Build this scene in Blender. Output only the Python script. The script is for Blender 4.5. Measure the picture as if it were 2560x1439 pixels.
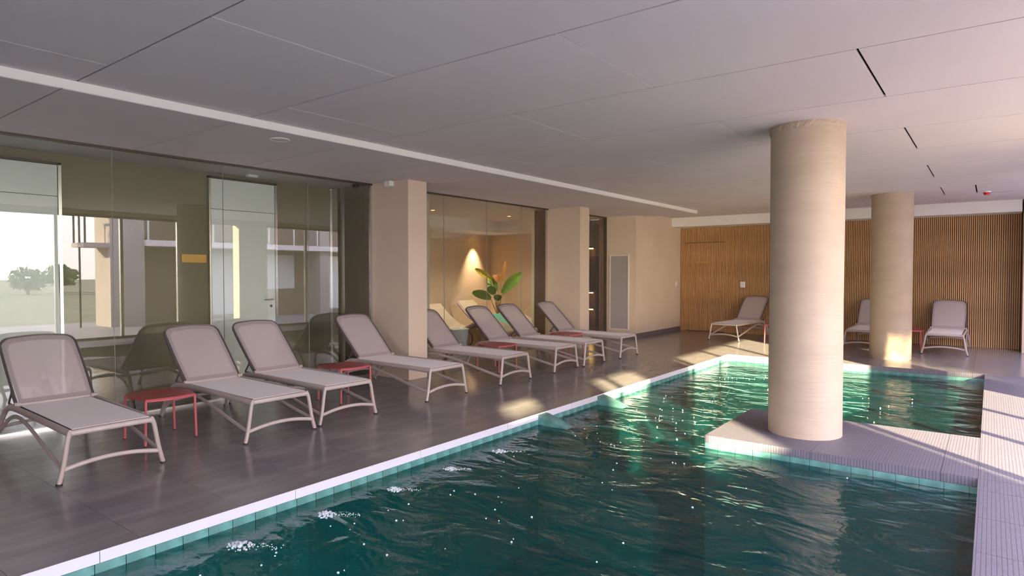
import bpy, bmesh, math, random
from mathutils import Vector, Matrix
random.seed(7)
R = math.radians
S = bpy.context.scene
C = S.collection
for o in list(bpy.data.objects): bpy.data.objects.remove(o)

# ------------------------------------------------------------------ camera
cam = bpy.data.cameras.new('camera'); camo = bpy.data.objects.new('camera', cam); C.objects.link(camo)
cam.sensor_width = 36; cam.lens = 1576.3 / 2560 * 36; cam.clip_start = 0.05; cam.clip_end = 400
camo.location = (0, 0, 1.5)
camo.rotation_euler = (R(90) - 0.0255, 0.0003, 0.6499)
S.camera = camo

# ------------------------------------------------------------------ sky, sun, exposure
S.view_settings.view_transform = 'Standard'; S.view_settings.look = 'None'
S.view_settings.gamma = 1; S.view_settings.use_curve_mapping = False
S.view_settings.exposure = 1.6
w = bpy.data.worlds.new('evening_sky'); S.world = w; w.use_nodes = True
nt = w.node_tree; nt.nodes.clear()
tc = nt.nodes.new('ShaderNodeTexCoord'); sp = nt.nodes.new('ShaderNodeSeparateXYZ')
rp = nt.nodes.new('ShaderNodeValToRGB'); bg = nt.nodes.new('ShaderNodeBackground'); ow = nt.nodes.new('ShaderNodeOutputWorld')
nt.links.new(tc.outputs['Generated'], sp.inputs[0]); nt.links.new(sp.outputs['Z'], rp.inputs[0])
nt.links.new(rp.outputs[0], bg.inputs[0]); nt.links.new(bg.outputs[0], ow.inputs[0])
cr = rp.color_ramp
cr.elements[0].position = 0.0; cr.elements[0].color = (0.78, 0.71, 0.68, 1)
cr.elements[1].position = 1.0; cr.elements[1].color = (0.50, 0.54, 0.86, 1)
e = cr.elements.new(0.10); e.color = (0.90, 0.83, 0.85, 1)
e = cr.elements.new(0.35); e.color = (0.76, 0.72, 0.96, 1)
bg.inputs[1].default_value = 5.2
sun = bpy.data.lights.new('sun', 'SUN'); sun.energy = 19; sun.angle = R(1.0); sun.color = (1.0, 0.84, 0.50)
suno = bpy.data.objects.new('sun', sun); C.objects.link(suno); suno.location = (10, -10, 8)
SE = R(18.5)
suno.rotation_euler = Vector((-math.cos(SE) * .7071, math.cos(SE) * .7071, -math.sin(SE))).to_track_quat('-Z', 'Y').to_euler()

# ------------------------------------------------------------------ materials
def mat(name, col, rough=.5, metal=0, noise=None, bump=None, spec=.5, coat=0, alpha=1, emit=None, stretch=(1, 1, 1)):
    m = bpy.data.materials.new(name); m.use_nodes = True; n = m.node_tree.nodes; l = m.node_tree.links
    b = n['Principled BSDF']; b.inputs['Base Color'].default_value = (*col, 1); b.inputs['Roughness'].default_value = rough
    b.inputs['Metallic'].default_value = metal; b.inputs['Specular IOR Level'].default_value = spec
    b.inputs['Coat Weight'].default_value = coat; b.inputs['Alpha'].default_value = alpha
    if emit: b.inputs['Emission Color'].default_value = (*emit[0], 1); b.inputs['Emission Strength'].default_value = emit[1]
    t = n.new('ShaderNodeTexCoord'); mp = n.new('ShaderNodeMapping'); mp.inputs['Scale'].default_value = stretch
    l.new(t.outputs['Object'], mp.inputs[0])
    if noise:
        sc, amt = noise
        x = n.new('ShaderNodeTexNoise'); x.inputs['Scale'].default_value = sc; x.inputs['Detail'].default_value = 5
        l.new(mp.outputs[0], x.inputs['Vector'])
        r = n.new('ShaderNodeValToRGB'); r.color_ramp.elements[0].position = .3; r.color_ramp.elements[1].position = .7
        r.color_ramp.elements[0].color = (*[max(0, c * (1 - amt)) for c in col], 1)
        r.color_ramp.elements[1].color = (*[min(1, c * (1 + amt)) for c in col], 1)
        l.new(x.outputs['Fac'], r.inputs[0]); l.new(r.outputs[0], b.inputs['Base Color'])
    if bump:
        sc, dist = bump
        x = n.new('ShaderNodeTexNoise'); x.inputs['Scale'].default_value = sc; x.inputs['Detail'].default_value = 4
        l.new(mp.outputs[0], x.inputs['Vector'])
        bp = n.new('ShaderNodeBump'); bp.inputs['Distance'].default_value = dist
        l.new(x.outputs['Fac'], bp.inputs['Height']); l.new(bp.outputs[0], b.inputs['Normal'])
    return m

def glass_mat(name, tint, boost=1.0, ior=1.5):
    m = bpy.data.materials.new(name); m.use_nodes = True; n = m.node_tree.nodes; l = m.node_tree.links; n.clear()
    o = n.new('ShaderNodeOutputMaterial'); mx = n.new('ShaderNodeMixShader'); t = n.new('ShaderNodeBsdfTransparent')
    g = n.new('ShaderNodeBsdfGlossy'); f = n.new('ShaderNodeFresnel'); k = n.new('ShaderNodeMath'); k.operation = 'MULTIPLY'; k.use_clamp = True
    ge = n.new('ShaderNodeNewGeometry'); mi = n.new('ShaderNodeMix'); mi.data_type = 'FLOAT'
    mi.inputs[2].default_value = ior; mi.inputs[3].default_value = 1 / ior   # same reflectance from either side of the thin pane
    l.new(ge.outputs['Backfacing'], mi.inputs[0]); l.new(mi.outputs[0], f.inputs[0]); k.inputs[1].default_value = boost; g.inputs['Roughness'].default_value = 0.0
    g.inputs[0].default_value = (1, 1, 1, 1); t.inputs[0].default_value = (*tint, 1)
    l.new(f.outputs[0], k.inputs[0]); l.new(k.outputs[0], mx.inputs[0]); l.new(t.outputs[0], mx.inputs[1]); l.new(g.outputs[0], mx.inputs[2]); l.new(mx.outputs[0], o.inputs[0])
    return m

M = {}
M['ceil'] = mat('ceiling_panel_paint', (.66, .585, .60), .7, noise=(.9, .03), bump=(60, .0006))
M['void'] = mat('ceiling_void_black', (.012, .011, .012), .9)
M['lip'] = mat('white_plaster', (.80, .77, .74), .6)
M['plaster'] = mat('beige_plaster', (.67, .535, .41), .75, noise=(1.5, .03), bump=(35, .0008))
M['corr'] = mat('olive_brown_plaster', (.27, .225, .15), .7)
M['joint'] = mat('grey_silicone', (.30, .29, .25), .5)
M['column'] = mat('column_wrap', (.45, .35, .26), .6, noise=(2.5, .06), stretch=(1, 1, 2.2))
M['tile'] = mat('grey_floor_tile', (.22, .20, .205), .2, noise=(3.0, .16), bump=(9, .0008), stretch=(2.6, .5, 1))
M['grout'] = mat('floor_grout', (.13, .12, .12), .6)
M['skirt'] = mat('grey_tile_skirting', (.16, .14, .145), .35)
M['alu'] = mat('brushed_aluminium', (.72, .71, .68), .25, 1)
M['bronze'] = mat('bronze_channel', (.10, .08, .06), .45, .6)
M['white'] = mat('white_lacquer', (.78, .80, .80), .35)
M['doorw'] = mat('frosted_white_glass', (.86, .90, .90), .3)
M['frame'] = mat('taupe_resin', (.45, .375, .34), .42, bump=(90, .0002))
M['framed'] = mat('dark_taupe_resin', (.12, .095, .09), .45)
M['sling'] = mat('taupe_mesh_sling', (.52, .445, .43), .75, bump=(400, .0003), alpha=.86)
M['slings'] = mat('lightened_seat_sling', (.64, .55, .54), .75, bump=(400, .0003))  # seat fabric coloured lighter than the back to make up for weak light
M['hem'] = mat('sling_hem_fabric', (.37, .31, .30), .75, bump=(400, .0003))
for k_ in ('sling', 'slings'):
    b_ = M[k_].node_tree.nodes['Principled BSDF']; b_.inputs['Sheen Weight'].default_value = .4; b_.inputs['Sheen Roughness'].default_value = .4
M['rubber'] = mat('black_rubber', (.02, .02, .02), .7)
M['red'] = mat('coral_red_metal', (.55, .12, .13), .38)
M['redl'] = mat('red_table_top', (.36, .055, .06), .42)
M['wood'] = mat('oak_slat', (.54, .30, .125), .5, noise=(3, .18), stretch=(6, 6, .6))
M['woodd'] = mat('slat_backing_brown', (.07, .038, .018), .8)
M['brown'] = mat('dark_walnut', (.10, .045, .018), .5, noise=(4, .2), stretch=(3, 3, .3))
M['gold'] = mat('brass_plate', (.55, .33, .10), .35, .6)
M['chrome'] = mat('chrome', (.7, .7, .7), .15, 1)
M['coping'] = mat('white_edge_strip', (.60, .58, .63), .4)
M['teal'] = mat('glazed_teal_tile', (.10, .25, .23), .2, noise=(9, .25), bump=(20, .0006))
M['tealw'] = mat('pool_wall_tile', (.015, .24, .19), .35)
M['leaf'] = mat('banana_leaf', (.10, .22, .03), .4, noise=(5, .25))
M['leafy'] = mat('yellow_leaf', (.42, .38, .03), .45, noise=(14, .4))
M['leafd'] = mat('dry_leaf', (.30, .13, .02), .6)
M['stem'] = mat('leaf_stalk', (.42, .30, .12), .5)
M['pot'] = mat('dark_planter', (.10, .08, .07), .6)
M['soil'] = mat('soil', (.05, .035, .02), 1)
M['cream'] = mat('cream_ceramic', (.58, .50, .40), .35)
M['tan'] = mat('tan_wood_shell', (.45, .29, .15), .5)
M['purple'] = mat('purple_edge', (.32, .20, .40), .6)
M['bucket'] = mat('pale_blue_plastic', (.74, .80, .86), .35)
M['mint'] = mat('mint_fabric', (.20, .72, .58), .6)
M['black'] = mat('black_metal', (.02, .02, .022), .4)
M['detred'] = mat('red_plastic', (.55, .03, .04), .4)
M['amber'] = mat('amber_lamp', (1, .6, .2), .5, emit=((1, .55, .12), 14))
M['terrace'] = mat('terrace_stone', (.27, .25, .24), .7, noise=(2, .08))
M['ground'] = mat('dry_grass', (.13, .14, .07), .95, noise=(.5, .3))
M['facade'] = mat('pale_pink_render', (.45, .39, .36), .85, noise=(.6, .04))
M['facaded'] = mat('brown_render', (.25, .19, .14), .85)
M['foliage'] = mat('hedge_leaf', (.06, .11, .02), .7, noise=(6, .3))
M['bark'] = mat('bark', (.12, .08, .05), .9)
M['foam'] = mat('water_bubble_foam', (.55, .62, .64), .2)
M['louv'] = mat('grey_louvre_blade', (.42, .38, .37), .5)
M['louvf'] = mat('white_louvre_frame', (.80, .70, .60), .45)
M['glass'] = glass_mat('partition_glass', (.83, .865, .80), 1.95)
M['wglass'] = glass_mat('window_glass', (.97, .98, .97), 1.0)

def col_seams():
    # horizontal board-wrap lines of the columns
    m = M['column']; n = m.node_tree.nodes; l = m.node_tree.links; b = n['Principled BSDF']
    t = n.new('ShaderNodeTexCoord'); s = n.new('ShaderNodeSeparateXYZ'); l.new(t.outputs['Object'], s.inputs[0])
    wv = n.new('ShaderNodeTexNoise'); wv.inputs['Scale'].default_value = 1
    mp = n.new('ShaderNodeMapping'); mp.inputs['Scale'].default_value = (.8, .8, 34); l.new(t.outputs['Object'], mp.inputs[0]); l.new(mp.outputs[0], wv.inputs['Vector'])
    bp = n.new('ShaderNodeBump'); bp.inputs['Distance'].default_value = .006; bp.inputs['Strength'].default_value = .7
    l.new(wv.outputs['Fac'], bp.inputs['Height']); l.new(bp.outputs[0], b.inputs['Normal'])
col_seams()

def mosaic():
    m = mat('ribbed_mosaic', (.36, .34, .37), .5); n = m.node_tree.nodes; l = m.node_tree.links; b = n['Principled BSDF']
    t = n.new('ShaderNodeTexCoord'); br = n.new('ShaderNodeTexBrick')
    g = n.new('ShaderNodeNewGeometry'); l.new(g.outputs['Position'], br.inputs['Vector'])
    br.offset = 0; br.inputs['Scale'].default_value = 1; br.inputs['Brick Width'].default_value = .022; br.inputs['Row Height'].default_value = .022
    br.inputs['Mortar Size'].default_value = .0022; br.inputs['Mortar Smooth'].default_value = .3
    br.inputs['Color1'].default_value = (.165, .152, .19, 1); br.inputs['Color2'].default_value = (.14, .13, .165, 1); br.inputs['Mortar'].default_value = (.08, .073, .095, 1)
    l.new(br.outputs['Color'], b.inputs['Base Color'])
    bp = n.new('ShaderNodeBump'); bp.inputs['Distance'].default_value = .002; bp.invert = True
    l.new(br.outputs['Fac'], bp.inputs['Height']); l.new(bp.outputs[0], b.inputs['Normal'])
    return m
M['mosaic'] = mosaic()

def pool_tiles():
    m = M['tealw']; n = m.node_tree.nodes; l = m.node_tree.links; b = n['Principled BSDF']
    g = n.new('ShaderNodeNewGeometry'); br = n.new('ShaderNodeTexBrick'); l.new(g.outputs['Position'], br.inputs['Vector'])
    br.offset = 0; br.inputs['Scale'].default_value = 1; br.inputs['Brick Width'].default_value = .155; br.inputs['Row Height'].default_value = .155; br.inputs['Mortar Size'].default_value = .004
    br.inputs['Color1'].default_value = (.012, .21, .21, 1); br.inputs['Color2'].default_value = (.010, .17, .175, 1); br.inputs['Mortar'].default_value = (.03, .14, .12, 1)
    l.new(br.outputs['Color'], b.inputs['Base Color'])
pool_tiles()

def water_mat():
    m = bpy.data.materials.new('pool_water'); m.use_nodes = True; n = m.node_tree.nodes; l = m.node_tree.links; n.clear()
    o = n.new('ShaderNodeOutputMaterial'); g = n.new('ShaderNodeNewGeometry')
    def noise(scale, stretch, detail=3):
        mp = n.new('ShaderNodeMapping'); mp.inputs['Scale'].default_value = stretch; mp.inputs['Rotation'].default_value = (0, 0, R(30))
        l.new(g.outputs['Position'], mp.inputs[0])
        x = n.new('ShaderNodeTexNoise'); x.inputs['Scale'].default_value = scale; x.inputs['Detail'].default_value = detail
        x.inputs['Distortion'].default_value = .6
        l.new(mp.outputs[0], x.inputs['Vector']); return x
    a = noise(1.5, (1, 1.7, 1)); b = noise(9, (1, 1.6, 1)); 
    b1 = n.new('ShaderNodeBump'); b1.inputs['Distance'].default_value = .055; l.new(a.outputs['Fac'], b1.inputs['Height'])
    b2 = n.new('ShaderNodeBump'); b2.inputs['Distance'].default_value = .0055; l.new(b.outputs['Fac'], b2.inputs['Height']); l.new(b1.outputs[0], b2.inputs['Normal'])
    f = n.new('ShaderNodeFresnel'); l.new(b2.outputs[0], f.inputs['Normal'])
    mi = n.new('ShaderNodeMix'); mi.data_type = 'FLOAT'; mi.inputs[2].default_value = 1.33; mi.inputs[3].default_value = 1 / 1.33
    l.new(g.outputs['Backfacing'], mi.inputs[0]); l.new(mi.outputs[0], f.inputs[0])
    gl = n.new('ShaderNodeBsdfGlossy'); gl.inputs['Roughness'].default_value = .05; l.new(b2.outputs[0], gl.inputs['Normal'])
    t = n.new('ShaderNodeBsdfTransparent'); t.inputs[0].default_value = (.10, .58, .57, 1)
    d = n.new('ShaderNodeBsdfDiffuse'); d.inputs[0].default_value = (.0003, .038, .038, 1)
    m1 = n.new('ShaderNodeMixShader'); m1.inputs[0].default_value = .5
    l.new(t.outputs[0], m1.inputs[1]); l.new(d.outputs[0], m1.inputs[2])
    m2 = n.new('ShaderNodeMixShader'); l.new(f.outputs[0], m2.inputs[0]); l.new(m1.outputs[0], m2.inputs[1]); l.new(gl.outputs[0], m2.inputs[2])
    # aerated milky plumes
    l.new(m2.outputs[0], o.inputs[0]); return m
M['water'] = water_mat()

# ------------------------------------------------------------------ mesh helpers
def box(bm, x0, x1, y0, y1, z0, z1):
    v = [bm.verts.new((x, y, z)) for z in (z0, z1) for x, y in ((x0, y0), (x1, y0), (x1, y1), (x0, y1))]
    for f in ((3, 2, 1, 0), (4, 5, 6, 7), (0, 1, 5, 4), (1, 2, 6, 5), (2, 3, 7, 6), (3, 0, 4, 7)): bm.faces.new([v[i] for i in f])
    return v
def smooth_path(p, k=6):
    p = [Vector(q) for q in p]; out = []
    for i in range(len(p) - 1):
        a = p[max(i - 1, 0)]; b = p[i]; c = p[i + 1]; d = p[min(i + 2, len(p) - 1)]
        for j in range(k):
            t = j / k; out.append(.5 * ((2 * b) + (c - a) * t + (2 * a - 5 * b + 4 * c - d) * t * t + (3 * b - a - 3 * c + d) * t ** 3))
    out.append(p[-1]); return out
def tube(bm, pts, ra, rb=None, side=None, seg=10, closed=False, taper=None):
    """sweep an ellipse: ra along 'side', rb perpendicular."""
    rb = rb or ra; pts = [Vector(p) for p in pts]; n = len(pts); rings = []; prev = None
    for i, p in enumerate(pts):
        if closed: d = pts[(i + 1) % n] - pts[i - 1]
        else: d = pts[min(i + 1, n - 1)] - pts[max(i - 1, 0)]
        d.normalize()
        s = Vector(side) if side else (prev if prev else Vector((0, 0, 1)) if abs(d.z) < .9 else Vector((1, 0, 0)))
        s = (s - d * s.dot(d)); s = s.normalized() if s.length > 1e-5 else d.orthogonal().normalized()
        prev = s; u = d.cross(s); k = taper[i] if taper else 1
        rings.append([bm.verts.new(p + s * math.cos(a) * ra * k + u * math.sin(a) * rb * k) for a in [2 * math.pi * j / seg for j in range(seg)]])
    m = n if closed else n - 1
    for i in range(m):
        A, B = rings[i], rings[(i + 1) % n]
        for j in range(seg): bm.faces.new((A[j], A[(j + 1) % seg], B[(j + 1) % seg], B[j]))
    if not closed:
        bm.faces.new(rings[0][::-1]); bm.faces.new(rings[-1])
def cyl(bm, c, r, z0, z1, seg=24, r2=None):
    r2 = r if r2 is None else r2
    A = [bm.verts.new((c[0] + r * math.cos(2 * math.pi * j / seg), c[1] + r * math.sin(2 * math.pi * j / seg), z0)) for j in range(seg)]
    B = [bm.verts.new((c[0] + r2 * math.cos(2 * math.pi * j / seg), c[1] + r2 * math.sin(2 * math.pi * j / seg), z1)) for j in range(seg)]
    for j in range(seg): bm.faces.new((A[j], A[(j + 1) % seg], B[(j + 1) % seg], B[j]))
    bm.faces.new(A[::-1]); bm.faces.new(B)
def prism(bm, poly, axis, a, b):
    """extrude a 2-D polygon along axis x/y/z from a to b."""
    def P(u, v, t): return {'x': (t, u, v), 'y': (u, t, v), 'z': (u, v, t)}[axis]
    A = [bm.verts.new(P(u, v, a)) for u, v in poly]; B = [bm.verts.new(P(u, v, b)) for u, v in poly]
    n = len(poly)
    for j in range(n): bm.faces.new((A[j], A[(j + 1) % n], B[(j + 1) % n], B[j]))
    bm.faces.new(A[::-1]); bm.faces.new(B)
def mesh(name, build, m, smooth=False, bevel=0):
    bm = bmesh.new(); build(bm)
    if bevel: bmesh.ops.bevel(bm, geom=list(bm.edges), offset=bevel, segments=2, affect='EDGES', profile=.6)
    bmesh.ops.recalc_face_normals(bm, faces=bm.faces)
    me = bpy.data.meshes.new(name); bm.to_mesh(me); bm.free(); me.materials.append(M[m])
    if smooth:
        for p in me.polygons: p.use_smooth = True
        me.set_sharp_from_angle(angle=R(40))
    return me
def link(name, me, parent=None, loc=(0, 0, 0)):
    o = bpy.data.objects.new(name, me); C.objects.link(o); o.location = loc
    if parent: o.parent = parent
    return o
def obj(name, build, m, parent=None, loc=(0, 0, 0), smooth=False, bevel=0):
    return link(name, mesh(name, build, m, smooth, bevel), parent, loc)
def bx(name, d, m, parent=None, bevel=0):
    """box object whose origin is its own lower corner centre."""
    x0, x1, y0, y1, z0, z1 = d; cx, cy, cz = (x0 + x1) / 2, (y0 + y1) / 2, z0
    px, py, pz = (parent.location if parent and parent.parent is None else (0, 0, 0)) if parent else (0, 0, 0)
    o = obj(name, lambda b: box(b, x0 - cx, x1 - cx, y0 - cy, y1 - cy, z0 - cz, z1 - cz), m, parent, (cx - px, cy - py, cz - pz), bevel=bevel)
    return o
def struct(o): o['kind'] = 'structure'; return o
def empty(name, loc=(0, 0, 0), rz=0):
    o = bpy.data.objects.new(name, None); C.objects.link(o); o.location = loc; o.rotation_euler = (0, 0, rz); o.empty_display_size = .1; return o
def tag(o, label, cat, group=None):
    o['label'] = label; o['category'] = cat
    if group: o['group'] = group
    return o
def copy_tree(o, parent=None):
    c = o.copy(); C.objects.link(c); c.parent = parent
    for ch in list(o.children): copy_tree(ch, c)
    return c

# ------------------------------------------------------------------ dimensions
XG = -7.17; XPL = -3.80; XPR = -0.055; YF = 11.5; YI0, YI1 = 5.668, 7.07; XI = -2.078
ZU, ZL, XLIP, YLIP = 2.841, 2.772, -5.15, 13.5; YB = 15.6; XW = 1.2; XL = -6.39; YN = -4.0; ZW = -.118

# ------------------------------------------------------------------ floor : slab + individual tiles
fl = struct(obj('floor', lambda b: (box(b, -12, XPL - .013, YN, YB + .4, -.30, -.012), box(b, XPL - .013, XW + .3, YF + .013, YB + .4, -.30, -.0122),
    box(b, XPR + .013, XW + .3, YN, YF + .013, -.30, -.0125), box(b, XI + .013, XPR + .013, YI0 + .013, YI1 - .013, -.30, -.0127), box(b, -12, XW + .3, YN - .4, YN, -.3, 0)), 'grout'))
tcache = {}
def tiles(x0, x1, y0, y1, dx, dy, m, name, ox=0, oy=0, gap=.0012, zt=0):
    xs = [x0]; x = x0 + ((ox - x0) % dx)
    while x < x1 - .03:
        if x > x0 + .03: xs.append(x)
        x += dx
    xs.append(x1); ys = [y0]; y = y0 + ((oy - y0) % dy)
    while y < y1 - .03:
        if y > y0 + .03: ys.append(y)
        y += dy
    ys.append(y1)
    for i in range(len(xs) - 1):
        for j in range(len(ys) - 1):
            a, b, c, d = xs[i], xs[i + 1], ys[j], ys[j + 1]; k = (round(b - a, 3), round(d - c, 3), m)
            if k not in tcache:
                hx, hy = (b - a) / 2 - gap, (d - c) / 2 - gap
                tcache[k] = mesh(name, lambda q: box(q, -hx, hx, -hy, hy, -.012, 0), m)
            link(name, tcache[k], fl, ((a + b) / 2, (c + d) / 2, zt))
tiles(XG + .0, XPL, YN, YB, 1.2, .6, 'tile', 'floor_tile', ox=XPL, oy=2.14)
tiles(XPL, XW, YF, YB, 1.2, .6, 'tile', 'floor_tile', ox=XPL, oy=2.14)
tiles(XPR, XW, YN, YI0, .6, .6, 'mosaic', 'mosaic_slab', ox=XPR, oy=YI0 - .3, gap=.0015)
tiles(XPR, XW, YI0, YI1, .6, .7, 'mosaic', 'mosaic_slab', ox=XPR, oy=YI0, gap=.0015)
tiles(XPR, XW, YI1, YF, .6, .6, 'mosaic', 'mosaic_slab', ox=XPR, oy=YI1, gap=.0015)
tiles(XI, XPR, YI0, YI1, .9, .7, 'mosaic', 'mosaic_slab', ox=-.28, oy=YI0 + .7, gap=.0015)

# floor of the rooms behind glass
tiles(-11.0, XG, 6.0, 13.5, 1.2, .6, 'tile', 'floor_tile', ox=XPL, oy=2.14)
tiles(-8.0, XG, YN, 6.0, 1.2, .6, 'tile', 'floor_tile', ox=XPL, oy=2.14)

# ------------------------------------------------------------------ pool
basin = empty('pool_basin', (0, 0, 0)); struct(basin)
def pool_shell(b):
    zb = -1.4
    box(b, XPL - .02, XPR + .02, YN, YF + .02, zb - .1, zb)
    box(b, XPL - .15, XPL - .004, YN, YF, zb, -.20); box(b, XPR + .004, XPR + .15, YN, YF, zb, -.20)
    box(b, XPL - .15, XPR + .15, YF + .004, YF + .15, zb, -.20); box(b, XPL - .15, XPR + .15, YN - .1, YN, zb, -.05)
    box(b, XI + .004, XPR + .1, YI0 + .004, YI1 - .004, zb, -.20)
obj('basin_shell', pool_shell, 'tealw', basin)
def band_core(b):
    box(b, XPL - .10, XPL - .0135, YN, YF, -.21, -.0125); box(b, XPR + .0135, XPR + .10, YN, YF + .1, -.21, -.013)
    box(b, XPL - .10, XPR + .10, YF + .0135, YF + .10, -.21, -.0135); box(b, XI + .0135, XPR + .05, YI0 + .0135, YI1 - .0135, -.21, -.013)
obj('band_backing', band_core, 'grout', basin)
kmesh = {}
def strip_tiles(name, m, p, q, z0, z1, pitch, out, t=.012, phase=0, gap=.0018):
    """tiles on a vertical face from p to q; out = outward normal."""
    p = Vector(p); q = Vector(q); L = (q - p).length; d = (q - p) / L; out = Vector(out); s = -((-phase) % pitch) if phase else 0
    alongx = abs(d.x) > .5
    s = phase - pitch if phase else 0
    while s < L - .01:
        a = max(s, 0); e_ = min(s + pitch, L)
        if e_ - a > .02:
            ln = round(e_ - a, 3); k = (name, m, ln, alongx, z0)
            if k not in kmesh:
                h = ln / 2 - gap
                kmesh[k] = mesh(name, (lambda b: box(b, -h, h, -t / 2, t / 2, z0, z1)) if alongx else (lambda b: box(b, -t / 2, t / 2, -h, h, z0, z1)), m)
            c = p + d * (a + e_) / 2 - out * t / 2
            link(name, kmesh[k], basin, (c.x, c.y, 0))
        s += pitch
Zs = -.066
strip_tiles('edge_strip', 'coping', (XPL, YN), (XPL, YF), Zs, -.0005, 1.2, (1, 0), phase=(1.33 - YN) % 1.2)
strip_tiles('waterline_tile', 'teal', (XPL, YN), (XPL, YF), -.205, Zs - .002, .1545, (1, 0), phase=(1.15 - YN) % .1545)
strip_tiles('edge_strip', 'mosaic', (XPL, YF), (XPR, YF), Zs, -.0005, .6, (0, -1))
strip_tiles('waterline_tile', 'teal', (XPL, YF), (XPR, YF), -.205, Zs - .002, .1545, (0, -1))
strip_tiles('edge_strip', 'mosaic', (XI, YI0), (XPR, YI0), Zs, -.0005, .9, (0, -1), phase=.9)
strip_tiles('waterline_tile', 'teal', (XI, YI0), (XPR, YI0), -.205, Zs - .002, .1545, (0, -1), phase=.12)
strip_tiles('edge_strip', 'mosaic', (XI, YI0), (XI, YI1), Zs, -.0005, .7, (-1, 0))
strip_tiles('waterline_tile', 'teal', (XI, YI0), (XI, YI1), -.205, Zs - .002, .1545, (-1, 0))
for a, b in ((YN, YI0), (YI1, YF)):
    strip_tiles('edge_strip', 'mosaic', (XPR, a), (XPR, b), Zs, -.0005, .6, (-1, 0))
strip_tiles('waterline_tile', 'teal', (XPR, YI1), (XPR, YF), -.205, Zs - .002, .1545, (-1, 0))
strip_tiles('waterline_tile', 'teal', (XPR, 2.0), (XPR, YI0), -.205, Zs - .002, .1545, (-1, 0))
# low sloping stair cheeks on the left wall with steps between them
for y0, lab in ((5.46, 'near'), (6.72, 'far')):
    def cheek(b, y0=y0): prism(b, [(XPL, -.012), (XPL + .05, -.02), (XPL + .40, -.135), (XPL + 1.3, -.75), (XPL + 1.3, -1.39), (XPL, -1.39)], 'y', y0, y0 + .15)
    obj('stair_cheek', cheek, 'teal', basin)
for k in range(4):
    obj('pool_step', lambda b, k=k: box(b, XPL, XPL + .3 * (k + 1), 5.61, 6.72, -.25 - .26 * (k + 1) + .0, -.25 - .26 * k), 'tealw', basin)
def water(b):
    for x0, x1, y0, y1 in ((XPL, XPR, YN, YI0), (XPL, XI, YI0, YI1), (XPL, XPR, YI1, YF)):
        v = [b.verts.new(p) for p in ((x0, y0, 0), (x1, y0, 0), (x1, y1, 0), (x0, y1, 0))]; b.faces.new(v)
    bmesh.ops.remove_doubles(b, verts=b.verts, dist=.0001)
wo = obj('pool_water', water, 'water', loc=(0, 0, ZW)); wo['kind'] = 'stuff'; tag(wo, 'rippled dark teal water filling the pool', 'water')

# unseen underwater lamps, added to make the near water glow teal
for y_ in (.4, 1.9):
    lp = obj('added_pool_lamp', lambda b: (cyl(b, (0, 0), .11, 0, .03, 24)), 'lip', basin, (XPR, y_, -.75)); lp.rotation_euler = (0, R(-90), 0)
    l_ = bpy.data.lights.new('added_pool_fill', 'AREA'); l_.shape = 'DISK'; l_.size = .2; l_.energy = 13; l_.color = (.75, 1, .95)
    o_ = bpy.data.objects.new('added_pool_fill', l_); C.objects.link(o_); o_.location = (XPR - .04, y_, -.75); o_.rotation_euler = (0, R(90), 0)

# ------------------------------------------------------------------ ceiling
ce = struct(obj('ceiling', lambda b: (box(b, -12, XW + .3, YN - .4, YB + .4, ZU + .05, ZU + .25)), 'void'))
J0, JP, XJ, XP = 1.7083, 1.3013, -.6677, 1.3066
ccache = {}
def panel(x0, x1, y0, y1, z, gx0=.004, gx1=.004, gy=.0065, th=.02):
    k = (round(x1 - x0, 3), round(y1 - y0, 3), gx0, gx1, z)
    if k not in ccache:
        hx, hy = (x1 - x0) / 2, (y1 - y0) / 2
        ccache[k] = mesh('ceiling_panel', lambda b: box(b, -hx + gx0, hx - gx1, -hy + gy, hy - gy, 0, th), 'ceil')
    link('ceiling_panel', ccache[k], ce, ((x0 + x1) / 2, (y0 + y1) / 2, z))
j = -5
while J0 + JP * j < YB:
    y0, y1 = J0 + JP * j, min(J0 + JP * (j + 1), YB)
    i0 = 0 if (j % 2 == 0) else 1
    xs = sorted([XLIP - .0] + [XJ - XP * i for i in range(-2, 4) if (i % 2 == i0 % 2) and XLIP + .1 < XJ - XP * i < XW - .05] + [XW])
    if j == 8: xs = sorted(xs + [-.215])
    for a, b in zip(xs, xs[1:]):
        wide = .010 if a > -1 else .005
        panel(a, b, y0, y1, ZU, wide if a > XLIP + .01 else 0, .010 if b > -1 and b < XW - .1 else .005)
    j += 1
# lowered strip along the glass with its lit fascia
struct(obj('trim_1', lambda b: box(b, XLIP - .02, XLIP, YN, YLIP, ZL + .004, ZU + .002), 'lip'))
y = 1.62 - 1.255 * 5
low = []
while y < YLIP:
    y1 = min(y + 1.255, YLIP)
    panel(XG - .06, XLIP - .004, max(y, YN), y1, ZL, .001, .003, .0055); y = y1
panel(XL - .9, XLIP, YLIP, YB, ZU - .0, .0, .0)
struct(obj('trim_2', lambda b: box(b, XLIP - .6, XLIP, YLIP - .02, YLIP, ZL + .004, ZU + .002), 'lip'))
# bulkhead in front of the slatted wall
struct(obj('trim_3', lambda b: (box(b, XL - .01, .44, 15.02, YB, 2.617, ZU + .02)), 'lip'))

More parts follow.
